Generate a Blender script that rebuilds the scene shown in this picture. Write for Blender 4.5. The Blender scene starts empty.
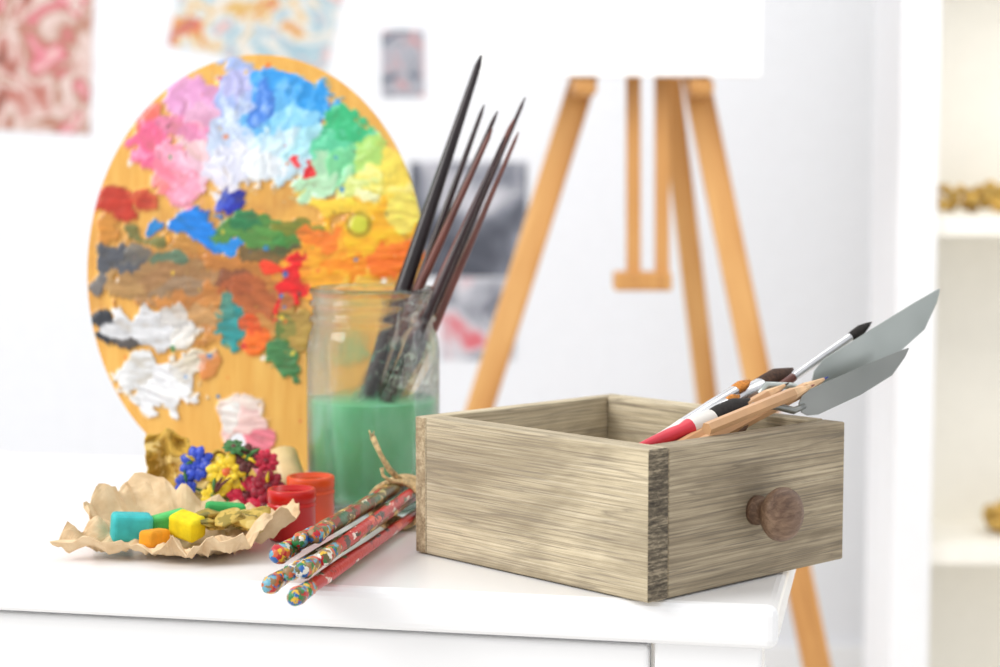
import bpy, math, random
import numpy as np
from mathutils import Vector, Matrix, noise
random.seed(7)
S=bpy.context.scene
try:
    S.view_settings.view_transform='Standard'
    S.view_settings.look='None'
except Exception as e: print(e)

def lin(c,a=1.0):
    o=[]
    for v in c:
        v=v/255.0
        o.append(v/12.92 if v<=0.04045 else ((v+0.055)/1.055)**2.4)
    return (o[0],o[1],o[2],a)

# ------------------------------------------------------------ materials
class M:
    def __init__(s,name):
        s.m=bpy.data.materials.new(name); s.m.use_nodes=True
        s.nt=s.m.node_tree; s.n=s.nt.nodes; s.l=s.nt.links
        s.b=s.n['Principled BSDF']; s.out=s.n['Material Output']
    def node(s,t,**k):
        x=s.n.new(t)
        for a,v in k.items():
            if a in x.inputs.keys(): x.inputs[a].default_value=v
            else: setattr(x,a,v)
        return x
    def link(s,a,b): s.l.new(a,b)
    def ramp(s,fac,stops,interp='LINEAR'):
        r=s.n.new('ShaderNodeValToRGB'); r.color_ramp.interpolation=interp
        e=r.color_ramp.elements
        while len(e)<len(stops): e.new(0.5)
        for i,(p,c) in enumerate(stops):
            e[i].position=p; e[i].color=c if len(c)==4 else lin(c)
        s.link(fac,r.inputs[0]); return r.outputs[0]
    def coords(s,scale=(1,1,1),rot=(0,0,0),loc=(0,0,0)):
        tc=s.n.new('ShaderNodeTexCoord'); mp=s.n.new('ShaderNodeMapping')
        mp.inputs['Scale'].default_value=scale; mp.inputs['Rotation'].default_value=rot; mp.inputs['Location'].default_value=loc
        s.link(tc.outputs['Object'],mp.inputs[0]); return mp.outputs[0]
    def noise(s,vec,scale=1,detail=4,rough=.5,dist=0):
        x=s.n.new('ShaderNodeTexNoise')
        x.inputs['Scale'].default_value=scale; x.inputs['Detail'].default_value=detail
        x.inputs['Roughness'].default_value=rough; x.inputs['Distortion'].default_value=dist
        s.link(vec,x.inputs['Vector']); return x.outputs['Fac']
    def mix(s,f,a,b,mode='MIX'):
        x=s.n.new('ShaderNodeMix'); x.data_type='RGBA'; x.blend_type=mode
        for i,v in ((0,f),(6,a),(7,b)):
            if isinstance(v,bpy.types.NodeSocket): s.link(v,x.inputs[i])
            else: x.inputs[i].default_value=v
        return x.outputs[2]
    def bump(s,h,strength=.3,dist=.001):
        x=s.n.new('ShaderNodeBump'); x.inputs['Strength'].default_value=strength; x.inputs['Distance'].default_value=dist
        s.link(h,x.inputs['Height']); s.link(x.outputs[0],s.b.inputs['Normal'])

def plain(name,c,rough=.5,metal=0,var=.08,spec=.5,nscale=40):
    m=M(name); v=m.coords(); f=m.noise(v,nscale,3)
    c=lin(c); d=tuple(x*(1-var*2) for x in c[:3])+(1,); u=tuple(min(1,x*(1+var)) for x in c[:3])+(1,)
    m.link(m.ramp(f,[(.3,d),(.7,u)]),m.b.inputs['Base Color'])
    m.b.inputs['Roughness'].default_value=rough; m.b.inputs['Metallic'].default_value=metal
    m.b.inputs['Specular IOR Level'].default_value=spec
    return m.m

def wood(name,stops,along=0,g=260,a=7,rough=.65,bump=.4,streak=None,patch=None,w2=.4,dist=.5,crack=None):
    m=M(name); sc=[g,g,g]; sc[along]=a
    f=m.noise(m.coords(tuple(sc)),1,6,.7,dist)
    sc2=[g*.14]*3; sc2[along]=a*.35
    f2=m.noise(m.coords(tuple(sc2),loc=(3,1,7)),1,3,.5,1.2)
    ma=m.n.new('ShaderNodeMath'); ma.operation='ADD'
    mb=m.n.new('ShaderNodeMath'); mb.operation='MULTIPLY'; mb.inputs[1].default_value=1-w2; m.link(f,mb.inputs[0])
    mc=m.n.new('ShaderNodeMath'); mc.operation='MULTIPLY'; mc.inputs[1].default_value=w2; m.link(f2,mc.inputs[0])
    m.link(mb.outputs[0],ma.inputs[0]); m.link(mc.outputs[0],ma.inputs[1])
    col=m.ramp(ma.outputs[0],stops)
    if patch:  # greyer worn areas
        sc4=[16]*3; sc4[along]=5
        f4=m.noise(m.coords(tuple(sc4),loc=(1,8,3)),1,4,.65,.5)
        col=m.mix(m.ramp(f4,[(.40,(0,0,0,1)),(.60,(.9,.9,.9,1))]),col,lin(patch),'MULTIPLY')
    if streak:
        sc3=[g*1.2]*3; sc3[along]=a*1.6
        f3=m.noise(m.coords(tuple(sc3),loc=(11,4,2)),1,2,.5)
        k=m.ramp(f3,[(.56,(0,0,0,1)),(.64,(.75,.75,.75,1))])
        col=m.mix(k,col,lin(streak))
    if crack:  # long thin dark grain lines: iso-contours of a very stretched noise
        sc5=[70]*3; sc5[along]=2.6
        f5=m.noise(m.coords(tuple(sc5),loc=(2,6,5)),1,2,.45,.2)
        mu=m.n.new('ShaderNodeMath'); mu.operation='MULTIPLY'; mu.inputs[1].default_value=8; m.link(f5,mu.inputs[0])
        fr_=m.n.new('ShaderNodeMath'); fr_.operation='FRACT'; m.link(mu.outputs[0],fr_.inputs[0])
        k=m.ramp(fr_.outputs[0],[(.0,(.6,.6,.6,1)),(.09,(0,0,0,1)),(.82,(0,0,0,1)),(1,(.4,.4,.4,1))])
        col=m.mix(k,col,lin(crack))
    m.link(col,m.b.inputs['Base Color']); m.b.inputs['Roughness'].default_value=rough
    m.bump(f,bump,.0006)
    return m.m

def splatter(name,cols,scale=120,rough=.45,base=None,cover=.5,stretch=1.0):
    """random patches of paint (cells) with ragged edges"""
    m=M(name); v=m.coords()
    nz=m.n.new('ShaderNodeTexNoise'); nz.inputs['Scale'].default_value=scale*1.3; nz.inputs['Detail'].default_value=3; m.link(v,nz.inputs['Vector'])
    va=m.n.new('ShaderNodeVectorMath'); va.operation='MULTIPLY_ADD'; va.inputs[1].default_value=(1.6/scale,)*3
    m.link(nz.outputs['Color'],va.inputs[0]); m.link(v,va.inputs[2])
    sq=m.n.new('ShaderNodeVectorMath'); sq.operation='MULTIPLY'; sq.inputs[1].default_value=(1,1/stretch,1); m.link(va.outputs[0],sq.inputs[0])
    vo=m.n.new('ShaderNodeTexVoronoi'); vo.inputs['Scale'].default_value=scale; m.link(sq.outputs[0],vo.inputs['Vector'])
    sp=m.n.new('ShaderNodeSeparateColor'); m.link(vo.outputs['Color'],sp.inputs[0])
    n=len(cols); col=m.ramp(sp.outputs[0],[(i/n,c) for i,c in enumerate(cols)],'CONSTANT')
    if base is not None:
        g=m.noise(m.coords((1,1/stretch,1),loc=(5,2,9)),scale*.7,3,.5)
        k=m.ramp(g,[(cover,(0,0,0,1)),(cover+.03,(1,1,1,1))])
        col=m.mix(k,lin(base),col)
    m.link(col,m.b.inputs['Base Color']); m.b.inputs['Roughness'].default_value=rough
    m.bump(m.noise(v,scale*2,3),.5,.001); return m.m

# ------------------------------------------------------------ mesh builder
class B:
    def __init__(s): s.v=[]; s.f=[]; s.m=[]; s.s=[]
    def add(s,v,f,mi=0,smooth=True,mat=None):
        o=len(s.v)
        for p in v:
            p=Vector(p); s.v.append(tuple(mat@p if mat else p))
        for i,q in enumerate(f):
            s.f.append([o+k for k in q]); s.m.append(mi[i] if isinstance(mi,list) else mi); s.s.append(smooth)
    def box(s,lo,hi,mi=0,mat=None):
        x0,y0,z0=lo; x1,y1,z1=hi
        v=[(x0,y0,z0),(x1,y0,z0),(x1,y1,z0),(x0,y1,z0),(x0,y0,z1),(x1,y0,z1),(x1,y1,z1),(x0,y1,z1)]
        f=[(0,3,2,1),(4,5,6,7),(0,1,5,4),(1,2,6,5),(2,3,7,6),(3,0,4,7)]
        s.add(v,f,mi,False,mat)
    def sweep(s,pts,rad,mi=0,seg=12,flat=1.0,mat=None,cap=True,up=(0,0,1),jit=0):
        pts=[Vector(p) for p in pts]; n=len(pts); v=[];f=[];mm=[]
        for i,p in enumerate(pts):
            t=(pts[min(i+1,n-1)]-pts[max(i-1,0)]).normalized()
            u=Vector(up)
            if abs(t.dot(u))>.95: u=Vector((1,0,0))
            a=t.cross(u).normalized(); b=a.cross(t).normalized()
            r=rad[i] if hasattr(rad,'__len__') else rad
            for k in range(seg):
                th=2*math.pi*k/seg; rr=r*(1+jit*random.uniform(-1,1))
                v.append(p+a*math.cos(th)*rr+b*math.sin(th)*rr*flat)
        for i in range(n-1):
            for k in range(seg):
                k2=(k+1)%seg
                f.append((i*seg+k,i*seg+k2,(i+1)*seg+k2,(i+1)*seg+k)); mm.append(mi[i] if isinstance(mi,list) else mi)
        if cap:
            f.append(tuple(range(seg))[::-1]); mm.append(mi[0] if isinstance(mi,list) else mi)
            f.append(tuple((n-1)*seg+k for k in range(seg))); mm.append(mi[-1] if isinstance(mi,list) else mi)
        s.add(v,f,mm,True,mat)
    def lathe(s,prof,mi=0,seg=48,mat=None):
        v=[];f=[];mm=[]
        for r,z in prof:
            for k in range(seg):
                t=2*math.pi*k/seg; v.append((r*math.cos(t),r*math.sin(t),z))
        for i in range(len(prof)-1):
            for k in range(seg):
                k2=(k+1)%seg
                f.append((i*seg+k,i*seg+k2,(i+1)*seg+k2,(i+1)*seg+k)); mm.append(mi[i] if isinstance(mi,list) else mi)
        s.add(v,f,mm,True,mat)
    def obj(s,name,mats,parent=None,loc=None,rot=None,bevel=0,sub=0,fix=True):
        me=bpy.data.meshes.new(name); me.from_pydata(s.v,[],s.f); me.update()
        for i,p in enumerate(me.polygons): p.material_index=s.m[i]; p.use_smooth=s.s[i]
        for m in (mats if isinstance(mats,(list,tuple)) else [mats]): me.materials.append(m)
        if fix:
            import bmesh
            bm=bmesh.new(); bm.from_mesh(me); bmesh.ops.recalc_face_normals(bm,faces=bm.faces); bm.to_mesh(me); bm.free()
        o=bpy.data.objects.new(name,me); S.collection.objects.link(o)
        if parent: o.parent=parent
        if loc: o.location=loc
        if rot: o.rotation_euler=rot
        if bevel:
            b=o.modifiers.new('bevel','BEVEL'); b.width=bevel; b.segments=3; b.limit_method='ANGLE'; b.angle_limit=.6
        if sub:
            b=o.modifiers.new('sub','SUBSURF'); b.levels=sub; b.render_levels=sub
        return o
def empty(name,loc=(0,0,0),rot=(0,0,0)):
    e=bpy.data.objects.new(name,None); S.collection.objects.link(e); e.location=loc; e.rotation_euler=rot
    e.empty_display_size=.05; return e
def axis_mat(p,d,up=(0,0,1)):
    z=Vector(d).normalized(); u=Vector(up)
    x=u.cross(z)
    if x.length<1e-4: x=Vector((1,0,0))
    x.normalize(); y=z.cross(x)
    m=Matrix((x,y,z)).transposed().to_4x4(); m.translation=Vector(p); return m

# ------------------------------------------------------------ room
white=plain('wall_white_paint',(236,238,243),.8,var=.008)
trimw=plain('trim_white_paint',(246,247,249),.7,var=.008)
B_=B(); B_.box((-3.2,3.6,-.75),(2.4,3.7,2.0)); B_.obj('wall_back',white)
B_=B(); B_.box((2.3,-1.5,-.75),(2.4,3.6,2.0)); B_.obj('wall_right',white)
B_=B(); B_.box((-3.2,-1.5,-.85),(2.4,3.7,-.75)); B_.obj('floor',plain('floor_pale_laminate',(232,228,222),.4,var=.04,nscale=4))
B_=B(); B_.box((-3.2,3.585,-.75),(2.3,3.6,-.65)); B_.obj('baseboard_back',trimw)

def photo(name,x0,x1,z0,z1,stops,scale,rot=0,dist=1.5):
    m=M(name+'_print'); f=m.noise(m.coords(loc=(x0,z0,1)),scale,3,.55,dist)
    m.link(m.ramp(f,stops),m.b.inputs['Base Color']); m.b.inputs['Roughness'].default_value=.4
    w,h=(x1-x0)/2,(z1-z0)/2; b=B(); b.box((-w,-.001,-h),(w,.001,h))
    b.obj(name,m.m,loc=((x0+x1)/2,3.5985,(z0+z1)/2),rot=(0,rot,0))
photo('pinned_photo',-1.06,-.765,.335,.66,[(.30,(90,60,44)),(.40,(186,110,96)),(.47,(226,206,200)),(.54,(170,116,90)),(.60,(216,110,130)),(.66,(232,212,204)),(.75,(90,100,60))],11,.05,.8)
photo('pinned_photo',-.60,-.30,.46,.70,[(.32,(214,110,60)),(.40,(232,190,184)),(.46,(150,186,200)),(.53,(226,222,216)),(.59,(210,170,80)),(.65,(214,80,96)),(.75,(90,150,110))],12,.22,1)
photo('pinned_photo',-.222,-.143,.398,.522,[(.35,(84,92,106)),(.5,(170,174,184)),(.65,(196,140,140))],22)
photo('pinned_photo',-.169,.051,.059,.276,[(.3,(200,200,208)),(.42,(132,136,148)),(.5,(100,104,116)),(.62,(72,76,88))],7)
photo('pinned_photo',-.113,.028,-.099,.055,[(.32,(96,100,112)),(.45,(170,172,182)),(.55,(210,210,216)),(.66,(214,110,120))],12,0,.8)

# bookcase
cream=plain('shelf_cream_white',(253,249,238),.6,var=.008)
bk=empty('bookcase',(0,0,0))
b=B(); b.box((.608,2.905,-.75),(.625,3.12,1.3)); b.obj('side_panel',trimw,bk,bevel=.002)
b=B(); b.box((.604,2.885,-.75),(.663,2.905,1.3)); b.obj('front_stile',trimw,bk,bevel=.002)
b=B(); b.box((1.5,2.9,-.75),(1.53,3.12,1.3)); b.obj('side_panel_b',trimw,bk)
b=B(); b.box((.625,3.11,-.75),(1.5,3.12,1.3)); b.obj('back_panel',cream,bk)
for i,z in enumerate((-.72,-.317,.192,.70,1.28)):
    b=B(); b.box((.625,2.905,z-.032),(1.5,3.11,z)); b.obj('shelf_%d'%i,cream,bk,bevel=.002)
gold=plain('gold_beads_paint',(210,170,84),.4,.3,var=.25,nscale=60)
for k,(x,z,w) in enumerate(((.79,.192,.11),(.84,-.317,.06))):
    b=B()
    for i in range(90):
        r=random.uniform(.007,.012); p=(x+random.uniform(-w,w),3.0+random.uniform(-.03,.03),z+r+random.uniform(0,.03))
        prof=[(max(1e-4,r*math.sin(math.pi*j/6)),-r*math.cos(math.pi*j/6)) for j in range(7)]
        b.lathe(prof,seg=8,mat=Matrix.Translation(p))
    b.obj('gold_bead_garland',gold)

# ------------------------------------------------------------ easel
ew=wood('easel_pine',[(.35,(164,108,52)),(.5,(198,142,78)),(.65,(216,166,102))],2,90,4,.45,.15)
ez=empty('artist_easel')
def beam(name,p,q,w,t,par,mat,bev=.003):
    p=Vector(p);q=Vector(q); z=(q-p); L=z.length; z.normalize()
    x=Vector((1,0,0)); y=z.cross(x).normalized(); x=y.cross(z).normalized()
    m=Matrix((x,y,z)).transposed().to_4x4(); m.translation=p
    b=B(); b.box((-w/2,-t/2,0),(w/2,t/2,L)); o=b.obj(name,mat,par,bevel=bev); o.matrix_world=m; return o
beam('leg_front_left',(-.245,2.50,-.75),(.185,2.74,.60),.038,.02,ez,ew)
beam('leg_front_right',(.500,2.50,-.75),(.235,2.74,.60),.038,.02,ez,ew)
beam('leg_back',(.43,3.2,-.75),(.222,2.74,.55),.034,.02,ez,ew)
beam('mast_rail_left',(.186,2.645,.10),(.186,2.70,.66),.020,.02,ez,ew)
beam('mast_rail_right',(.226,2.645,.10),(.226,2.70,.66),.020,.02,ez,ew)
b=B(); b.box((.158,2.62,.094),(.238,2.67,.120)); b.obj('mast_foot',ew,ez,bevel=.004)
b=B(); b.box((.14,2.72,.56),(.28,2.76,.62)); b.obj('head_block',ew,ez,bevel=.004)
beam('canvas_peg_left',(.116,2.70,.374),(.116,2.61,.374),.034,.026,ez,ew,.010)
beam('canvas_peg_right',(.276,2.70,.374),(.276,2.61,.374),.034,.026,ez,ew,.010)
b=B(); b.box((-.03,2.605,.388),(.355,2.625,.93)); b.obj('blank_canvas',plain('canvas_white',(255,255,255),.8,var=.003,nscale=400),bevel=.002)

# ------------------------------------------------------------ white table / cabinet
TR=(0,0,math.radians(-11.8)); tb=empty('white_cabinet',(.166,1.117,0),TR)
tw=M('cabinet_white_lacquer'); tw.b.inputs['Base Color'].default_value=lin((250,250,251)); tw.b.inputs['Roughness'].default_value=.2
tw.bump(tw.noise(tw.coords(),25,2),.03,.001); tw=tw.m
b=B(); b.box((-1.15,0,-.027),(0,.49,0)); b.obj('top',tw,tb,bevel=.006)
b=B(); b.box((-1.06,.022,-.75),(-.079,.48,-.027)); b.obj('body',tw,tb,bevel=.002)
b=B(); b.box((-.075,.010,-.75),(-.010,.040,-.027)); b.obj('leg_right',tw,tb,bevel=.002)
b=B(); b.box((-1.13,.010,-.75),(-1.06,.040,-.027)); b.obj('leg_left',tw,tb,bevel=.002)
for i,(z0,z1) in enumerate(((-.22,-.031),(-.42,-.225),(-.73,-.425))):
    b=B(); b.box((-1.055,.012,z0),(-.079,.022,z1)); b.obj('drawer_front_%d'%i,tw,tb,bevel=.003)

# ------------------------------------------------------------ wooden drawer
H=.094; W=.193; L=.215
stops=[(.28,(146,134,112)),(.42,(188,173,144)),(.50,(209,194,163)),(.58,(221,207,178)),(.72,(234,223,198))]
grey=(196,193,190)
crk=(126,114,98)
dwx=wood('weathered_wood_x',stops,0,900,9,.8,.7,streak=(142,130,112),patch=grey,w2=.2,dist=.1,crack=crk)
dwy=wood('weathered_wood_y',stops,1,900,9,.8,.7,streak=(142,130,112),patch=grey,w2=.2,dist=.1,crack=crk)
dwf=wood('weathered_wood_front_shaded',[(.28,(126,115,96)),(.45,(168,153,127)),(.54,(190,174,146)),(.70,(212,198,170))],0,800,9,.8,.7,streak=(124,113,97),patch=grey,w2=.25,dist=.15,crack=(108,97,82))  # same wood in darker tones: shade of the front face put into the colour
endg=wood('end_grain_dark',[(.35,(56,50,44)),(.48,(104,94,78)),(.6,(164,150,126))],2,160,700,.9,.9)
endm=wood('end_grain_mid',[(.35,(120,100,74)),(.48,(160,140,110)),(.6,(198,180,148))],0,500,220,.9,.6)
dr=empty('wooden_drawer',(.0889,1.123,0),(0,0,math.radians(43)))
T1=.016;TF=.018;TB=.011
def board(name,lo,hi,mats,ends):
    b=B(); b.box(lo,hi)
    b.m=[0]*6
    for e in ends: b.m[e]=1
    return b.obj(name,mats,dr,bevel=.0012)
# faces: 0 bottom 1 top 2 -y 3 +x 4 +y 5 -x
board('side_left',(0,0,0.001),(T1+.002,L-TB,H),[dwy,endg],[2])
board('side_right',(W-T1,TF+.0003,0.001),(W,L-TB,H),[dwy,endg],[])
board('front_board',(T1+.0025,.0005,0.001),(W,TF,H-.0005),[dwf,endm],[3])
board('back_board',(0,L-TB+.0003,0.001),(W,L,H),[dwx,endm],[5,3])
b=B(); b.box((T1,TF,.006),(W-T1,L-TB,.011)); b.obj('bottom_board',dwx,dr)
kn=wood('knob_walnut',[(.35,(66,46,32)),(.5,(104,77,58)),(.65,(142,114,90))],0,300,60,.5,.2)
prof=[(.0001,0),(.0095,0),(.0095,.003),(.0075,.006),(.0072,.010),(.0095,.013),(.0145,.0155),(.0168,.019),(.0172,.0225),(.0160,.026),(.0125,.029),(.007,.0308),(.0001,.0312)]
b=B(); b.lathe(prof,seg=40); b.obj('knob',kn,dr,loc=(W/2+.004,.0005,.0455),rot=(math.radians(90),0,0))

# ------------------------------------------------------------ glass jar
JX,JY=-.0985,1.468
gl=M('jar_clear_glass'); gl.n.remove(gl.b)
tr=gl.node('ShaderNodeBsdfTransparent'); gs=gl.node('ShaderNodeBsdfGlossy'); gs.inputs['Roughness'].default_value=.02
gg=gl.node('ShaderNodeBsdfGlass'); gg.inputs['Roughness'].default_value=0; gg.inputs['IOR'].default_value=1.45; gg.inputs['Color'].default_value=(.97,.99,.98,1)
lw=gl.n.new('ShaderNodeLayerWeight'); lw.inputs[0].default_value=.5
gl.link(gl.ramp(lw.outputs['Facing'],[(.0,(255,255,255)),(.6,(248,251,250)),(.86,(206,216,212)),(1,(100,118,110))]),tr.inputs[0])
mx=gl.n.new('ShaderNodeMixShader'); gl.link(gl.ramp(lw.outputs['Facing'],[(0,(.02,)*3+(1,)),(.6,(.04,)*3+(1,)),(.9,(.2,)*3+(1,)),(1,(.5,)*3+(1,))]),mx.inputs[0])
gl.link(tr.outputs[0],mx.inputs[1]); gl.link(gs.outputs[0],mx.inputs[2])
m2=gl.n.new('ShaderNodeMixShader'); m2.inputs[0].default_value=.5; gl.link(mx.outputs[0],m2.inputs[1]); gl.link(gg.outputs[0],m2.inputs[2])
gl.link(m2.outputs[0],gl.out.inputs[0]); gl=gl.m
jar=empty('glass_jar',(JX,JY,0))
outer=[(.0001,.0005),(.040,.0005),(.047,.003),(.0505,.008),(.0515,.02),(.0515,.118),(.0508,.128),(.0490,.135),(.0472,.139),(.0468,.143),(.0494,.1445),(.0494,.1478),(.0466,.149),(.0464,.155),(.0490,.157),(.0490,.1598),(.0464,.161),(.0468,.165),(.0488,.1665),(.0488,.1688),(.0475,.1702)]
inner=[(.0455,.1702),(.0445,.16),(.0445,.14),(.0485,.126),(.0492,.116),(.0492,.012),(.045,.006),(.0001,.005)]
b=B(); b.lathe(outer+inner,seg=96); b.obj('glass_body',gl,jar)
wm=M('green_paint_water'); wm.b.inputs['Roughness'].default_value=.2
wf=wm.noise(wm.coords((1,1,.5)),26,4)
wm.link(wm.ramp(wf,[(.3,(98,184,128)),(.5,(124,204,152)),(.7,(152,220,178))]),wm.b.inputs['Base Color'])
wm.b.inputs['Transmission Weight'].default_value=.2; wm.b.inputs['IOR'].default_value=1.2
wm.b.inputs['Subsurface Weight'].default_value=.4; wm.b.inputs['Subsurface Radius'].default_value=(.4,1,.6); wm.b.inputs['Subsurface Scale'].default_value=.015
b=B(); b.lathe([(.0001,.0062),(.0445,.0068),(.0488,.013),(.0488,.0825),(.0480,.0832),(.0001,.083)],seg=64); b.obj('paint_water',wm.m,jar)

hand_dark=plain('handle_dark_maroon',(50,24,28),.3,var=.25)
hand_blk=plain('handle_black',(34,22,26),.3,var=.2)
hand_brn=plain('handle_brown',(110,60,50),.3,var=.2)
ferr=plain('ferrule_steel',(215,215,218),.25,.85,var=.1)
copper=plain('ferrule_copper',(176,120,80),.3,.8,var=.1)
brist_b=plain('bristle_black',(34,28,26),.8,var=.3,nscale=500)
brist_br=plain('bristle_brown',(70,44,28),.8,var=.3,nscale=500)
brist_or=plain('bristle_orange',(205,130,50),.8,var=.3,nscale=500)
spl_dark=splatter('handle_dark_splattered',[(60,90,70),(190,200,180),(70,40,42),(80,120,100)],220,.4,base=(42,26,28),cover=.54)
def P3(a,b_,t): return Vector(a).lerp(Vector(b_),t)
def brush(name,p0,p1,rh,rf,mats,lb=.02,lf=.03,flat=1.0,tip=.15,lower=None):
    L_=(Vector(p1)-Vector(p0)).length
    d=[0,.15*lb,.5*lb,.85*lb,lb,lb+.001,lb+lf*.5,lb+lf,lb+lf+.001]
    r=[rf*tip,rf*.5,rf*1.15,rf*1.1,rf*.95,rf,rf,rf*.92,rf*.95]
    mi=[0,0,0,0,1,1,1,1]
    rest=L_-(lb+lf+.001)
    for k,(t,m_) in enumerate(((.12,1.0),(.3,1.05),(.55,.85),(.8,.6),(.97,.42),(1,.15))):
        d.append(lb+lf+.001+rest*t); r.append(rh*m_); mi.append(2 if not(lower and t<lower) else 3)
    pts=[P3(p0,p1,x/L_) for x in d]
    b=B(); b.sweep(pts,r,mi,14,flat); return b.obj(name,mats)
mm=[brist_b,copper,hand_dark,spl_dark]
def jb(x0,y0,x1,y1,z1,rh,mats,zb=.012): brush('artist_paintbrush',(x0,y0,zb),(x1,y1,z1),rh,rh*1.0,mats,.018,.03,lower=.35)
jb(-.128,1.463,-.0145,1.500,.350,.0066,[brist_b,copper,hand_blk,spl_dark])
jb(-.122,1.475,-.0125,1.515,.312,.0040,mm)
jb(-.133,1.470,-.0020,1.490,.306,.0040,mm)
jb(-.122,1.452,.0110,1.480,.300,.0038,[brist_b,copper,hand_brn,spl_dark])
jb(-.112,1.488,.0200,1.520,.318,.0036,[brist_b,copper,hand_dark,spl_dark])
jb(-.136,1.480,-.006,1.470,.292,.0042,[brist_b,copper,hand_brn,spl_dark])
jb(-.116,1.440,.004,1.455,.286,.0036,[brist_b,copper,hand_dark,spl_dark])
jb(-.106,1.462,.0145,1.500,.290,.0034,[brist_b,copper,hand_brn,spl_dark])

# ------------------------------------------------------------ palette
def vnoise(x,y,seed=0):
    rs=np.random.RandomState(seed); G=rs.rand(256,256)
    xi=np.floor(x).astype(int); yi=np.floor(y).astype(int); fx=x-xi; fy=y-yi
    fx=fx*fx*(3-2*fx); fy=fy*fy*(3-2*fy)
    a=G[xi%256,yi%256];b_=G[(xi+1)%256,yi%256];c=G[xi%256,(yi+1)%256];d=G[(xi+1)%256,(yi+1)%256]
    return (a*(1-fx)+b_*fx)*(1-fy)+(c*(1-fx)+d*fx)*fy
def fbm(x,y,s,seed=0,o=4):
    t=0;a=.5;n=0
    for i in range(o): t=t+a*vnoise(x/s*2**i+17*i,y/s*2**i+9*i,seed+i); n+=a; a*=.5
    return t/n
CX,CY=257,273; A_,B2=169,217; SC=1/1187.
NR,NT=210,820
hx,hy,hr1,hr2=241,452,9,11
th=np.linspace(0,2*np.pi,NT,endpoint=False); cx,cy=np.cos(th),np.sin(th)
ox,oy=(hx-CX),(hy-CY)
qa=(cx/A_)**2+(cy/B2)**2; qb=2*(ox*cx/A_**2+oy*cy/B2**2); qc=(ox/A_)**2+(oy/B2)**2-1
Rout=(-qb+np.sqrt(qb*qb-4*qa*qc))/(2*qa)
Rin=1/np.sqrt((cx/hr1)**2+(cy/hr2)**2)
s=np.linspace(0,1,NR)[:,None]
R=Rin[None]*(1-s)+Rout[None]*s
X=(hx+R*cx[None]); Y=(hy+R*cy[None])          # palette drawing grid (y down)
n2=fbm(X,Y,7,11)
col=np.zeros(X.shape+(3,))
base=np.array([232,190,112.]); base2=np.array([214,160,82.])
g=fbm(X*3,Y*.3,14,31)[...,None]
col[:]=base*(g)+base2*(1-g)
hgt=np.zeros(X.shape)
smear=np.clip((fbm(X,Y,40,41)-.40)*5,0,1)*np.exp(-(((X-240)/140)**2+((Y-285)/80)**2))
col=col*(1-.75*smear[...,None])+np.array([156,104,62.])*.75*smear[...,None]
WX=X+26*(fbm(X,Y,30,101)-.5)+10*(fbm(X,Y,9,105)-.5); WY=Y+26*(fbm(X,Y,30,111)-.5)+10*(fbm(X,Y,9,115)-.5)
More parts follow.
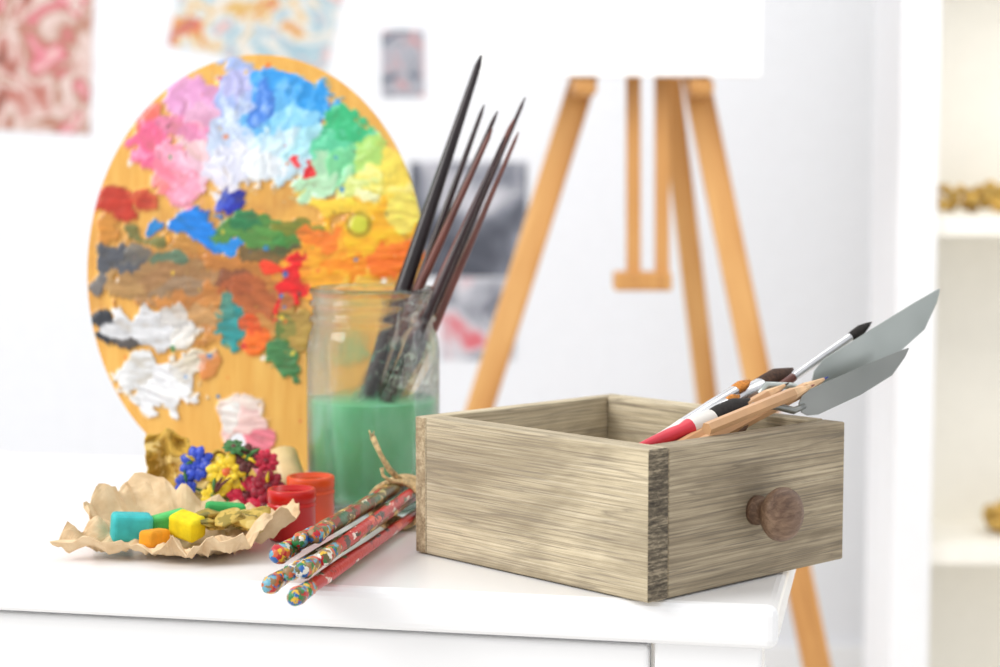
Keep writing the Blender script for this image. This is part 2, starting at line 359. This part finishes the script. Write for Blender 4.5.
blobs=[ # x,y,rx,ry,deg,(rgb),opacity
(300,265,115,40,0,(226,156,66),.7),(345,262,74,30,-5,(240,164,54),.9),(380,235,42,45,0,(243,180,50),.9),
(190,270,75,30,5,(176,130,70),.6),(215,300,70,44,0,(176,116,66),.7),(160,285,60,26,0,(150,122,92),.7),(240,330,60,24,0,(190,136,80),.6),
(150,122,24,14,-50,(236,120,112),.95),(152,150,34,24,20,(236,118,156),1),(178,178,24,40,-25,(242,164,186),1),(208,160,26,42,-10,(240,206,220),.9),
(196,102,34,26,30,(222,164,204),1),(186,130,28,18,20,(226,140,180),.9),(160,180,12,22,0,(236,130,150),.8),(205,120,20,14,0,(236,190,216),.9),
(238,105,30,52,5,(170,188,230),1),(232,85,18,22,0,(190,190,230),1),(243,150,44,44,0,(206,220,242),1),(228,176,26,34,0,(226,226,240),.9),
(285,95,40,24,20,(66,154,218),1),(315,108,26,26,20,(56,150,214),1),(272,122,24,34,15,(112,182,230),1),(292,138,30,30,30,(146,206,236),1),
(283,160,34,32,20,(206,230,242),1),(262,170,22,20,0,(232,238,244),1),(308,150,26,18,-40,(176,224,234),.9),(262,110,10,26,10,(80,130,210),.9),
(346,136,32,22,-20,(66,178,124),1),(330,160,30,20,-35,(104,200,158),1),(318,182,30,18,-40,(190,228,192),1),(350,165,26,18,-40,(126,208,152),.9),
(372,160,18,24,-30,(184,218,120),.9),(378,185,28,20,-30,(232,222,116),1),(350,192,24,14,-30,(214,224,140),1),(398,190,18,26,0,(238,212,96),.9),
(405,215,14,24,0,(234,220,116),.9),(340,212,36,12,10,(238,202,80),.9),(385,165,10,14,0,(248,226,110),1),(365,205,16,8,-20,(234,236,190),.9),
(302,178,7,9,0,(206,34,40),1),(294,166,4,5,0,(206,34,40),1),
(118,214,24,20,0,(174,60,44),1),(140,205,14,12,0,(190,74,54),.8),(104,240,12,20,0,(196,134,64),.8),
(204,232,36,18,25,(36,126,204),1),(230,254,20,10,20,(50,134,202),1),(158,233,9,10,0,(54,134,196),1),(238,208,10,18,10,(40,48,150),1),(222,212,18,6,-20,(70,90,190),.9),
(262,240,42,17,10,(86,134,70),1),(285,250,26,12,-30,(64,124,64),.9),(248,228,12,14,0,(46,114,76),.9),(300,236,22,10,0,(124,124,52),.9),(320,245,24,10,0,(238,124,54),.8),
(150,245,26,8,10,(108,112,68),.9),(116,268,26,14,10,(84,86,92),1),(102,292,12,16,0,(104,104,108),.9),(140,262,12,10,0,(114,110,104),.9),(175,268,22,8,0,(90,118,98),.9),
(232,290,24,15,0,(118,72,54),.8),(250,305,32,19,20,(164,90,54),.8),(205,330,24,12,0,(186,156,116),.6),(180,300,24,10,0,(146,126,106),.7),(270,262,26,9,0,(92,80,56),.8),
(294,290,18,22,0,(210,38,40),1),(282,312,10,16,20,(200,46,40),1),(272,278,10,8,0,(222,74,46),1),
(360,272,50,16,-5,(244,144,40),1),(395,262,26,16,0,(238,118,44),.9),(330,285,30,12,0,(228,164,56),.9),
(112,340,14,20,-20,(52,54,60),1),(130,352,12,10,0,(70,70,76),.9),(156,340,44,18,5,(218,218,220),1),(178,330,18,10,0,(204,200,196),.9),(190,345,18,10,-30,(230,226,220),.9),
(150,384,28,20,0,(226,226,226),1),(172,396,30,28,20,(232,232,234),1),(190,372,24,13,-20,(226,222,216),.9),(205,365,14,6,-20,(222,212,192),.8),
(236,340,13,24,15,(58,144,144),1),(230,318,10,10,0,(78,134,124),.9),(258,352,16,14,0,(230,116,48),1),(250,335,10,10,0,(216,90,46),.9),
(284,362,16,26,0,(74,124,78),1),(284,335,12,14,0,(84,114,56),.9),(215,372,12,10,0,(200,110,70),.5),(300,332,22,30,0,(156,136,76),.7),
(240,420,30,17,10,(236,218,210),1),(244,440,24,28,0,(234,200,196),1),(232,428,14,20,10,(240,232,228),1),(258,460,16,26,20,(226,136,150),1),(248,482,26,12,0,(228,150,170),.9),
(350,360,14,20,0,(110,170,130),.7),(372,300,26,24,0,(236,200,100),.7),(330,400,20,20,0,(214,180,100),.5)]
ang=np.arctan2(WY-235,WX-262); rad_=np.hypot(WX-262,WY-235)
for i,(bx,by,rx,ry,dg,c,op) in enumerate(blobs):
    t=math.radians(dg); dx=WX-bx; dy=WY-by
    u=(dx*math.cos(t)+dy*math.sin(t))/rx; v=(-dx*math.sin(t)+dy*math.cos(t))/ry
    if by<200:
        nn=fbm(ang*34+i*3,rad_*.10,3.0,51+i%5)
        d=np.sqrt(u*u+v*v)+(nn-.5)*.8+(n2-.5)*.45
    else:
        d=np.sqrt(u*u+v*v)+(fbm(X+i*31,Y,13,61+i%7)-.5)*(1.4 if by<400 else .5)
    k=np.clip((1.0-d)/.16,0,1); k=k*k*(3-2*k)
    st=fbm(ang*60,rad_*.12,2.5,71+i%3) if by<200 else fbm((X*math.cos(t)+Y*math.sin(t))*.25,(-X*math.sin(t)+Y*math.cos(t))*1.0,4,81)
    cc=np.array(c,float)[None,None]*(1+(st[...,None]-.5)*.40)
    if by<200:
        wv=np.clip((st-.55)*4,0,1)[...,None]*.45; cc=cc*(1-wv)+np.array([244,242,246.])*wv
    kk=(k*op*np.clip(.75+st*.6,0,1))[...,None]; col=col*(1-kk)+np.clip(cc,0,255)*kk
    hgt=np.maximum(hgt*(1-k*.3),k*(.0006+.0034*st))
lum=col.mean(-1,keepdims=True); col=np.clip(lum+(col-lum)*1.18,0,248)*.97
rs=np.random.RandomState(5)
pal=[(206,40,44),(40,120,200),(240,200,60),(235,235,235),(60,140,80),(230,110,40),(90,60,50)]
for i in range(90):
    a=rs.rand()*6.28; q=math.sqrt(rs.rand())*.9; bx=CX+A_*q*math.cos(a); by=CY+B2*q*math.sin(a)-10
    r=1+2.4*rs.rand()**2; d=np.hypot(X-bx,Y-by)+(n2-.5)*6
    k=np.clip((r-d)/1.2,0,1)*.8; c=np.array(pal[rs.randint(len(pal))],float)
    col=col*(1-k[...,None])+c*k[...,None]
ring=np.exp(-((np.hypot(X-360,Y-232)-11)/2.2)**2); col=col*(1-ring[...,None]*.6)+np.array([120,120,30.])*ring[...,None]*.6
k=np.clip((10-np.hypot(X-360,Y-232))/2,0,1); col=col*(1-k[...,None])+np.array([206,206,60.])*k[...,None]; hgt+=k*.0015
edge=np.clip((s-.985)/.015,0,1)*np.ones_like(X); hgt=hgt*(1-edge)
c01=np.clip(col/255.,0,1); cl=np.where(c01<=.04045,c01/12.92,((c01+.055)/1.055)**2.4)
U=(X-CX)*SC; V=(CY-Y)*SC
vf=np.stack([U,-hgt,V],-1).reshape(-1,3)
tk=.005
back=np.stack([np.concatenate([U[0],U[-1]]),np.full(2*NT,tk),np.concatenate([V[0],V[-1]])],-1)
allv=np.concatenate([vf,back]); nb=NR*NT
ii,jj=np.meshgrid(np.arange(NR-1),np.arange(NT),indexing='ij'); j2=(jj+1)%NT
F=np.stack([ii*NT+jj,(ii+1)*NT+jj,(ii+1)*NT+j2,ii*NT+j2],-1).reshape(-1,4)
j=np.arange(NT); jn=(j+1)%NT
F2=np.stack([nb+j,nb+jn,nb+NT+jn,nb+NT+j],-1)
F3=np.stack([j,jn,nb+jn,nb+j],-1); o_=(NR-1)*NT
F4=np.stack([o_+jn,o_+j,nb+NT+j,nb+NT+jn],-1)
F=np.concatenate([F,F2,F3,F4])
me=bpy.data.meshes.new('palette'); me.from_pydata(allv.tolist(),[],F.tolist()); me.update()
for p in me.polygons: p.use_smooth=True
ca=me.color_attributes.new('paint','FLOAT_COLOR','POINT')
cols=np.ones((len(allv),4),np.float32); cols[:nb,:3]=cl.reshape(-1,3); cols[nb:,:3]=np.array(lin((206,150,78))[:3])
ca.data.foreach_set('color',cols.ravel())
pm=M('palette_painted_wood'); at=pm.n.new('ShaderNodeAttribute'); at.attribute_name='paint'
pm.link(at.outputs['Color'],pm.b.inputs['Base Color']); pm.b.inputs['Roughness'].default_value=.34
me.materials.append(pm.m)
po=bpy.data.objects.new('painters_palette',me); S.collection.objects.link(po)
tilt=math.radians(12)
po.rotation_euler=(-tilt,0,0)
po.location=(-.206,1.565+.183*math.sin(tilt),.183*math.cos(tilt)+.0012)
b=B(); b.box((-.012,0,-.181),(.012,.010,-.002))
st_=b.obj('back_strut',ew,po); st_.rotation_euler=(math.radians(22),0,0); st_.location=(0,.0065,.0)

# ------------------------------------------------------------ paint pots
def pot(x,y,c,h=.033,r=.0162,nm='paint_pot'):
    e=empty(nm,(x,y,0)); pl=plain('pot_plastic_%d%d%d'%c,c,.3,var=.06)
    p2=plain('pot_paint_%d%d%d'%c,tuple(int(v*.85) for v in c),.15,var=.15)
    b=B(); b.lathe([(.0001,.0005),(r*.93,.0005),(r,.002),(r,h*.66),(r*1.03,h*.67),(r*1.03,h*.70),(r*.98,h*.72),(r*.98,h*.76),(r*1.02,h*.77),(r*1.02,h*.97),(r*.98,h),(r*.86,h),(r*.86,h*.9),(.0001,h*.9)],seg=40); b.obj('cup',pl,e)
    b=B(); b.lathe([(r*.85,h*.905),(r*.5,h*.93),(.0001,h*.92)],seg=32); b.obj('paint_fill',p2,e)
pot(-.1475,1.330,(206,22,20),.036,.0168); pot(-.139,1.380,(226,80,28),.037,.0172)

# ------------------------------------------------------------ kraft paper with pastel pieces
def sheet(name,cx_,cy_,rx,ry,zf,mat,seed=0,N=52,rot=0):
    v=[];f=[]
    for i in range(N):
        for k in range(N*2):
            s_=i/(N-1); t=2*math.pi*k/(N*2)
            q=1+.26*noise.noise(Vector((math.cos(t)*2.2,math.sin(t)*2.2,seed)))+.05*noise.noise(Vector((math.cos(t)*7,math.sin(t)*7,seed+4)))
            sq=1/max(abs(math.cos(t)),abs(math.sin(t)))**.7
            x=math.cos(t)*s_*q*sq; y=math.sin(t)*s_*q*sq
            z=zf(x,y,s_,t)
            v.append((cx_+rx*x*math.cos(rot)-ry*y*math.sin(rot),cy_+rx*x*math.sin(rot)+ry*y*math.cos(rot),z))
    for i in range(N-1):
        for k in range(N*2):
            k2=(k+1)%(N*2); f.append((i*2*N+k,i*2*N+k2,(i+1)*2*N+k2,(i+1)*2*N+k))
    b=B(); b.add(v,f,0,False); o=b.obj(name,mat,fix=False)
    so=o.modifiers.new('thick','SOLIDIFY'); so.thickness=.0006; so.offset=1
    return o
kraft=M('kraft_paper'); kf=kraft.noise(kraft.coords(),90,4)
kraft.link(kraft.ramp(kf,[(.3,(208,176,134)),(.7,(232,206,168))]),kraft.b.inputs['Base Color']); kraft.b.inputs['Roughness'].default_value=.8
def crease(x,y,s): 
    a=noise.noise(Vector((x*1.9,y*1.9,s))); b_=noise.noise(Vector((x*4.3,y*4.0,s+3))); c_=noise.noise(Vector((x*8,y*8,s+6)))
    return abs(a)*1.4+abs(b_)*1.0+abs(c_)*.3
def zp(x,y,s_,t):
    e=max(0,s_-.6)/.4
    lift=.024*e**1.3*max(0,math.cos(t-2.3))+.013*e**1.3*max(0,math.cos(t-.2))**2+.003*e
    return .0015+lift+.012*crease(x,y,1.7)*(.3+s_)
sheet('crumpled_kraft_paper',-.217,1.287,.067,.049,zp,kraft.m,2.3,rot=math.radians(-12))
def chalk(x,y,z,sx,sy,sz,rz,c,ry=0,rx=0):
    b=B(); b.box((-sx,-sy,-sz),(sx,sy,sz)); 
    return b.obj('pastel_chalk',plain('chalk_%d_%d_%d'%c,c,.85,var=.1,nscale=120),loc=(x,y,z),rot=(rx,ry,rz),bevel=.003)
chalk(-.251,1.278,.018,.0135,.010,.0095,.3,(60,186,188),.08)
chalk(-.213,1.278,.019,.011,.008,.008,-.5,(236,216,20),.2,.2)
chalk(-.229,1.296,.019,.014,.006,.006,.6,(90,200,110),-.15)
chalk(-.192,1.312,.023,.014,.006,.006,.2,(60,170,90),.1)
chalk(-.281,1.362,.012,.012,.010,.011,-.3,(30,32,38))
chalk(-.233,1.265,.013,.012,.006,.006,1.2,(240,160,30),.1)
olive=splatter('olive_dried_paint',[(150,130,50),(176,150,60),(200,170,80),(130,120,56),(216,190,110)],120,.6)
b=B()
for i in range(9):
    p=(-.184+random.uniform(-.020,.020),1.286+random.uniform(-.012,.014),.018+random.uniform(0,.008)); 
    a=random.uniform(0,3.1); dv=Vector((.011*math.cos(a),.011*math.sin(a),random.uniform(-.002,.005)))
    b.sweep([Vector(p)-dv,Vector(p)-dv*.4,Vector(p)+dv*.4,Vector(p)+dv],[.004,.009,.010,.003],0,10,.28,jit=.4)
b.obj('dried_paint_scraps',olive)

# ------------------------------------------------------------ paint-caked rag & flowers in front of the palette
rag=splatter('rag_mustard',[(170,134,46),(200,160,60),(212,174,76),(184,144,56),(224,194,120)],70,.7)
v=[];f=[];NX,NZ=40,30
for i in range(NX):
    for k in range(NZ):
        a=i/(NX-1); c=k/(NZ-1)
        top=.062-.050*abs(a-.12)+.014*noise.noise(Vector((a*7,1,2)))
        x=-.268+a*.075+.005*noise.noise(Vector((a*6,c*5,0)))+.012*c*(a-.3); z=.001+c*top
        y=1.432+.014*math.sin(a*10)*(1-.4*c)+.012*noise.noise(Vector((a*7,c*6,5)))+c*.018
        v.append((x,y,z))
for i in range(NX-1):
    for k in range(NZ-1): f.append((i*NZ+k,(i+1)*NZ+k,(i+1)*NZ+k+1,i*NZ+k+1))
b=B(); b.add(v,f,0,False); o=b.obj('crumpled_paint_rag',rag,fix=False); so=o.modifiers.new('t','SOLIDIFY'); so.thickness=.0015
def petals(b,c,d,r,mi,core,n=9,layers=3,cup=.5):
    d=Vector(d).normalized(); m=axis_mat(c,d)
    for l in range(layers):
        rl=r*(1-.27*l); n_=n-l
        for i in range(n_):
            t=2*math.pi*(i+.5*l)/n_+random.uniform(-.2,.2); el=cup*(.3+.45*l)+random.uniform(-.15,.15)
            dx,dy=math.cos(t),math.sin(t)
            pts=[]
            for q in (0,.25,.55,.85,1.0):
                pts.append(m@Vector((dx*rl*q*math.cos(el),dy*rl*q*math.cos(el),rl*q*math.sin(el)+.12*r*math.sin(q*3))))
            wv=rl*.30
            b.sweep(pts,[wv*.35,wv*.8,wv,wv*.75,wv*.15],mi,8,.3,up=tuple(d))
    b.sweep([m@Vector((0,0,0)),m@Vector((0,0,r*.25)),m@Vector((0,0,r*.38))],[r*.3,r*.3,r*.1],core,10)
fc=[(40,70,190),(240,204,40),(150,20,44),(214,36,70),(60,120,60),(96,40,36),(232,110,50),(120,24,40)]
fm=[plain('flower_paint_%d'%i,c,.4,var=.2,nscale=200) for i,c in enumerate(fc)]
b=B()
FL=[((-.228,1.418,.040),(-.2,-1,.3),.014,0,0),((-.236,1.418,.024),(-.4,-1,.1),.010,0,0),((-.205,1.412,.034),(0,-1,.3),.016,1,6),((-.214,1.405,.018),(0,-1,.4),.010,1,1),
((-.190,1.410,.016),(.1,-1,.5),.017,3,7),((-.174,1.405,.024),(.3,-1,.3),.014,2,7),((-.176,1.400,.010),(.2,-1,.6),.013,3,7),((-.190,1.415,.044),(.1,-1,.5),.012,5,4),
((-.176,1.415,.042),(.3,-1,.4),.010,3,2),((-.204,1.400,.007),(-.1,-1,.8),.010,6,6),((-.200,1.415,.052),(0,-.6,1),.009,4,5)]
for c,d,r,mi,co_ in FL: petals(b,c,d,r,mi,co_)
for i in range(26):
    c=Vector(random.choice(FL)[0]); e=c+Vector((random.uniform(-.014,.014),random.uniform(-.010,.004),random.uniform(-.006,.016))); e.z=max(.002,e.z)
    b.sweep([c,(c+e)/2+Vector((0,-.003,.002)),e],[.001,.0014,.0006],random.choice([4,4,5,1]),6)
for c,*_ in FL:
    b.sweep([Vector(c),Vector((c[0]*.5-.0975,1.432,c[2]*.5)),Vector((-.195,1.438,.001))],[.0012,.0014,.0014],4,6)
b.obj('painted_flowers',fm)
tube_m=plain('tube_beige_label',(236,206,150),.4,var=.1); capm=plain('tube_cap_orange',(226,140,60),.4)
b=B(); ta=Vector((-.154,1.432,.012)); tb_=Vector((-.170,1.462,.040))
b.sweep([ta,ta.lerp(tb_,.12),ta.lerp(tb_,.14),ta.lerp(tb_,.3),ta.lerp(tb_,.7),tb_],[.005,.005,.008,.0115,.012,.013],[1,1,0,0,0],16,.8)
b.obj('paint_tube',[tube_m,capm])

# ------------------------------------------------------------ tied bundle of painted brushes
spl=splatter('brush_end_splattered',[(190,30,40),(50,130,70),(232,226,214),(40,100,170),(226,180,50),(210,100,56),(110,170,190),(100,90,50),(150,120,80)],270,.35)
spl2=splatter('brush_handle_wood_splattered',[(180,40,40),(236,228,210),(90,110,60),(60,120,110),(230,200,120),(100,66,44)],190,.4,base=(150,106,64),cover=.48,stretch=2.5)
spl3=splatter('brush_handle_red',[(240,220,210),(150,20,30),(226,90,60),(60,50,40),(70,110,80)],190,.3,base=(196,32,32),cover=.55,stretch=2.5)
spl4=splatter('brush_handle_olive',[(190,176,120),(80,70,36),(160,50,40),(60,110,80),(230,220,200)],190,.35,base=(112,98,52),cover=.48,stretch=2.5)
bb=empty('tied_paintbrush_bundle')
T=Vector((-.072,1.373,.019))
specs=[((-.1404,1.128,.010),(-.010,.0,-.008),spl2,.0048),((-.122,1.102,.0085),(.010,-.002,-.009),spl3,.0048),((-.138,1.152,.024),(-.008,0,.006),spl4,.0054),
((-.120,1.1245,.020),(.007,.002,.002),spl2,.0048),((-.117,1.172,.032),(.0,0,.012),spl4,.0048),((-.129,1.135,.016),(0,0,-.001),spl4,.0044),((-.110,1.150,.022),(.010,0,.009),spl3,.0044),((-.1265,1.165,.030),(-.006,0,.011),spl2,.0042)]
for i,(tp,of,mt,r) in enumerate(specs):
    tp=Vector(tp); q=T+Vector(of); end=q+(q-tp).normalized()*.028
    Lt=(end-tp).length
    d=[0,.002,.007,.013,.017,.0175,.032,.0325,.06,.10,.16,.22,Lt-.004,Lt]
    rr=[r*.55,r*.95,r*1.2,r*1.12,r*.98,r*1.06,r*1.0,r*.86,r*.98,r*.95,r*.85,r*.75,r*.6,r*.2]
    mi=[0,0,0,0,0,0,0,1,1,1,1,1,1]
    b=B(); b.sweep([tp.lerp(end,x/Lt) for x in d],rr,mi,16,jit=.07); b.obj('brush_%d'%(i+1),[spl,mt],bb)
jute=plain('jute_twine',(204,174,126),.9,var=.3,nscale=400)
b=B(); ax=Vector((.06,.25,0)).normalized()
m_=axis_mat(T,ax)
for k in range(9):
    off=-.014+k*.0034; pts=[]
    for i in range(33):
        t=2*math.pi*i/32; pts.append(m_@Vector((math.cos(t)*(.0195+.001*random.random()),math.sin(t)*.0165,off+.002*math.sin(t+k))))
    b.sweep(pts,.0022,0,6,cap=False)
b.sweep([(-.072,1.365,.036),(-.080,1.362,.044),(-.086,1.362,.055),(-.0925,1.365,.068)],[.0022,.0022,.0020,.0026],0,7,jit=.2)
b.sweep([(-.070,1.360,.034),(-.078,1.352,.037),(-.084,1.350,.042),(-.085,1.352,.047)],[.0015,.0015,.0015,.0018],0,7,jit=.2)
for i in range(8):
    p=Vector((-.0925,1.365,.066)); b.sweep([p,p+Vector((random.uniform(-.004,.002),random.uniform(-.002,.002),random.uniform(.003,.007)))],[.0006,.0003],0,5)
b.obj('jute_tie',jute,bb)

# ------------------------------------------------------------ things in the drawer
brush('artist_paintbrush',(.261,1.33,.154),(.0748,1.218,.0456),.0034,.0032,[brist_b,ferr,hand_brn],.022,.055,tip=.1)
whi=plain('handle_white',(226,222,216),.35,var=.05)
red=plain('handle_red_pink',(214,50,68),.35,var=.08)
brush('artist_paintbrush',(.1695,1.28,.1186),(.0665,1.198,.0687),.0040,.0048,[brist_or,ferr,whi],.016,.05,.6)
brush('artist_paintbrush',(.1708,1.25,.1086),(.078,1.19,.0815),.0050,.0072,[brist_b,whi,red],.040,.018,.9,.15)
brush('artist_paintbrush',(.2027,1.31,.123),(.095,1.217,.083),.0042,.0062,[brist_br,ferr,whi],.034,.04,.9,.2)
brush('artist_paintbrush',(.192,1.32,.118),(.09,1.235,.075),.0036,.0045,[brist_br,ferr,hand_brn],.024,.04,.8,.2)
brush('artist_paintbrush',(.160,1.262,.1100),(.075,1.196,.0740),.0032,.0036,[brist_or,ferr,whi],.012,.06,.9,.3)
def pencil(p0,p1,r,lead):
    lm=plain('lead_%d_%d_%d'%lead,lead,.4); pw=plain('pencil_wood',(226,186,142),.6,var=.12,nscale=150)
    body=plain('pencil_wood_body',(208,162,118),.45,var=.08)
    L_=(Vector(p1)-Vector(p0)).length; d=[0,.004,.022,.0225,L_]; rr=[.0004,.0010,r,r,r]
    b=B(); b.sweep([P3(p0,p1,x/L_) for x in d],rr,[0,1,2,2],6); o=b.obj('drawing_pencil',[lm,pw,body])
    for p in o.data.polygons: p.use_smooth=False
pencil((.2205,1.27,.1218),(.111,1.19,.079),.0044,(40,60,150))
pencil((.1935,1.266,.1182),(.105,1.196,.080),.0042,(60,40,30))
pencil((.2084,1.252,.1186),(.1300,1.186,.0980),.0042,(130,60,50))
def steelm(nm,a,c_):
    st=M(nm); st.b.inputs['Metallic'].default_value=.7; st.b.inputs['Roughness'].default_value=.35
    st.link(st.ramp(st.noise(st.coords(),15,2),[(.3,a),(.7,c_)]),st.b.inputs['Base Color']); return st.m
sA=steelm('knife_steel_light',(154,160,156),(184,190,186)); sB=steelm('knife_steel_dark',(120,124,120),(152,154,150))
def knife(tip,root,hw,wd,back,sm,name='palette_knife'):
    tip=Vector(tip);root=Vector(root); ax=(tip-root); L_=ax.length; ax.normalize()
    w=Vector(wd)-Vector(wd).dot(ax)*ax; w.normalize(); n=ax.cross(w)
    e=empty(name)
    top=[(0,.35),(.04,.75),(.12,1),(.5,1.0),(.8,.98),(.95,.93),(1,.90)]
    bot=[(0,-.35),(.04,-.75),(.12,-1),(.5,-.95),(.8,-.55),(.95,.35),(1,.82)]
    v=[];f=[];n_=len(top)
    for sgn in (.0004,-.0004):
        for (t,a),(t2,b_) in zip(top,bot):
            v.append(root+ax*L_*t+w*hw*a+n*sgn); v.append(root+ax*L_*t2+w*hw*b_+n*sgn)
    for i in range(n_-1):
        f.append((2*i,2*i+1,2*i+3,2*i+2)); o=2*n_; f.append((o+2*i,o+2*i+2,o+2*i+3,o+2*i+1))
        f.append((2*i,2*i+2,o+2*i+2,o+2*i)); f.append((2*i+1,o+2*i+1,o+2*i+3,2*i+3))
    f.append((0,2*n_,2*n_+1,1)); k=2*n_-2; f.append((k,k+1,2*n_+k+1,2*n_+k))
    b=B(); b.add(v,f,0,False); b.obj('blade',sm,e)
    bk_=Vector(back); flatd=Vector((bk_.x-root.x,bk_.y-root.y,0)).normalized()
    mid=root+flatd*.036+Vector((0,0,.003)); d=(bk_-mid).normalized()
    b=B(); b.sweep([root+ax*.004,root-ax*.006,root+flatd*.018+Vector((0,0,.002)),mid,mid+d*.012],[.002,.0025,.0025,.0028,.003],0,8); b.obj('neck',sm,e)
    b=B(); b.sweep([mid+d*.008,mid+d*.012,mid+d*.02,mid+(bk_-mid)*.8,bk_],[.0035,.0048,.0055,.006,.003],0,12); b.obj('handle',kn,e)
knife((.320,1.362,.1645),(.2134,1.282,.1130),.0135,(-.35,0,1),(.120,1.250,.045),sA)
knife((.285,1.31,.130),(.198,1.245,.1040),.0090,(-.3,0,1),(.115,1.205,.045),sB)

# ------------------------------------------------------------ light, world, camera
w=bpy.data.worlds.new('World'); S.world=w; w.use_nodes=True
bg=w.node_tree.nodes['Background']; bg.inputs[0].default_value=(.985,.992,1,1); bg.inputs[1].default_value=.96
def area(name,loc,tgt,sx,sy,p,c=(1,1,1)):
    l=bpy.data.lights.new(name,'AREA'); l.shape='RECTANGLE'; l.size=sx; l.size_y=sy; l.energy=p; l.color=c
    o=bpy.data.objects.new(name,l); S.collection.objects.link(o); o.location=loc
    o.rotation_euler=(Vector(tgt)-Vector(loc)).to_track_quat('-Z','Y').to_euler()
area('window_light',(-2.0,.6,1.5),(0,1.4,0),1.2,1.2,42,(1,.988,.97))
area('shelf_fill_light',(.8,1.9,1.6),(.9,3.3,.0),1.6,.8,15,(1,.985,.96))  # added fill, no lamp of the room: brightens bookcase and back wall
cam=bpy.data.cameras.new('camera'); co=bpy.data.objects.new('camera',cam); S.collection.objects.link(co)
co.location=(0,0,.26); co.rotation_euler=(math.radians(90-4.9),0,0)
cam.sensor_width=36; cam.lens=1900/1000*36
cam.dof.use_dof=True; cam.dof.focus_distance=1.21; cam.dof.aperture_fstop=5.6; cam.clip_start=.02
S.camera=co
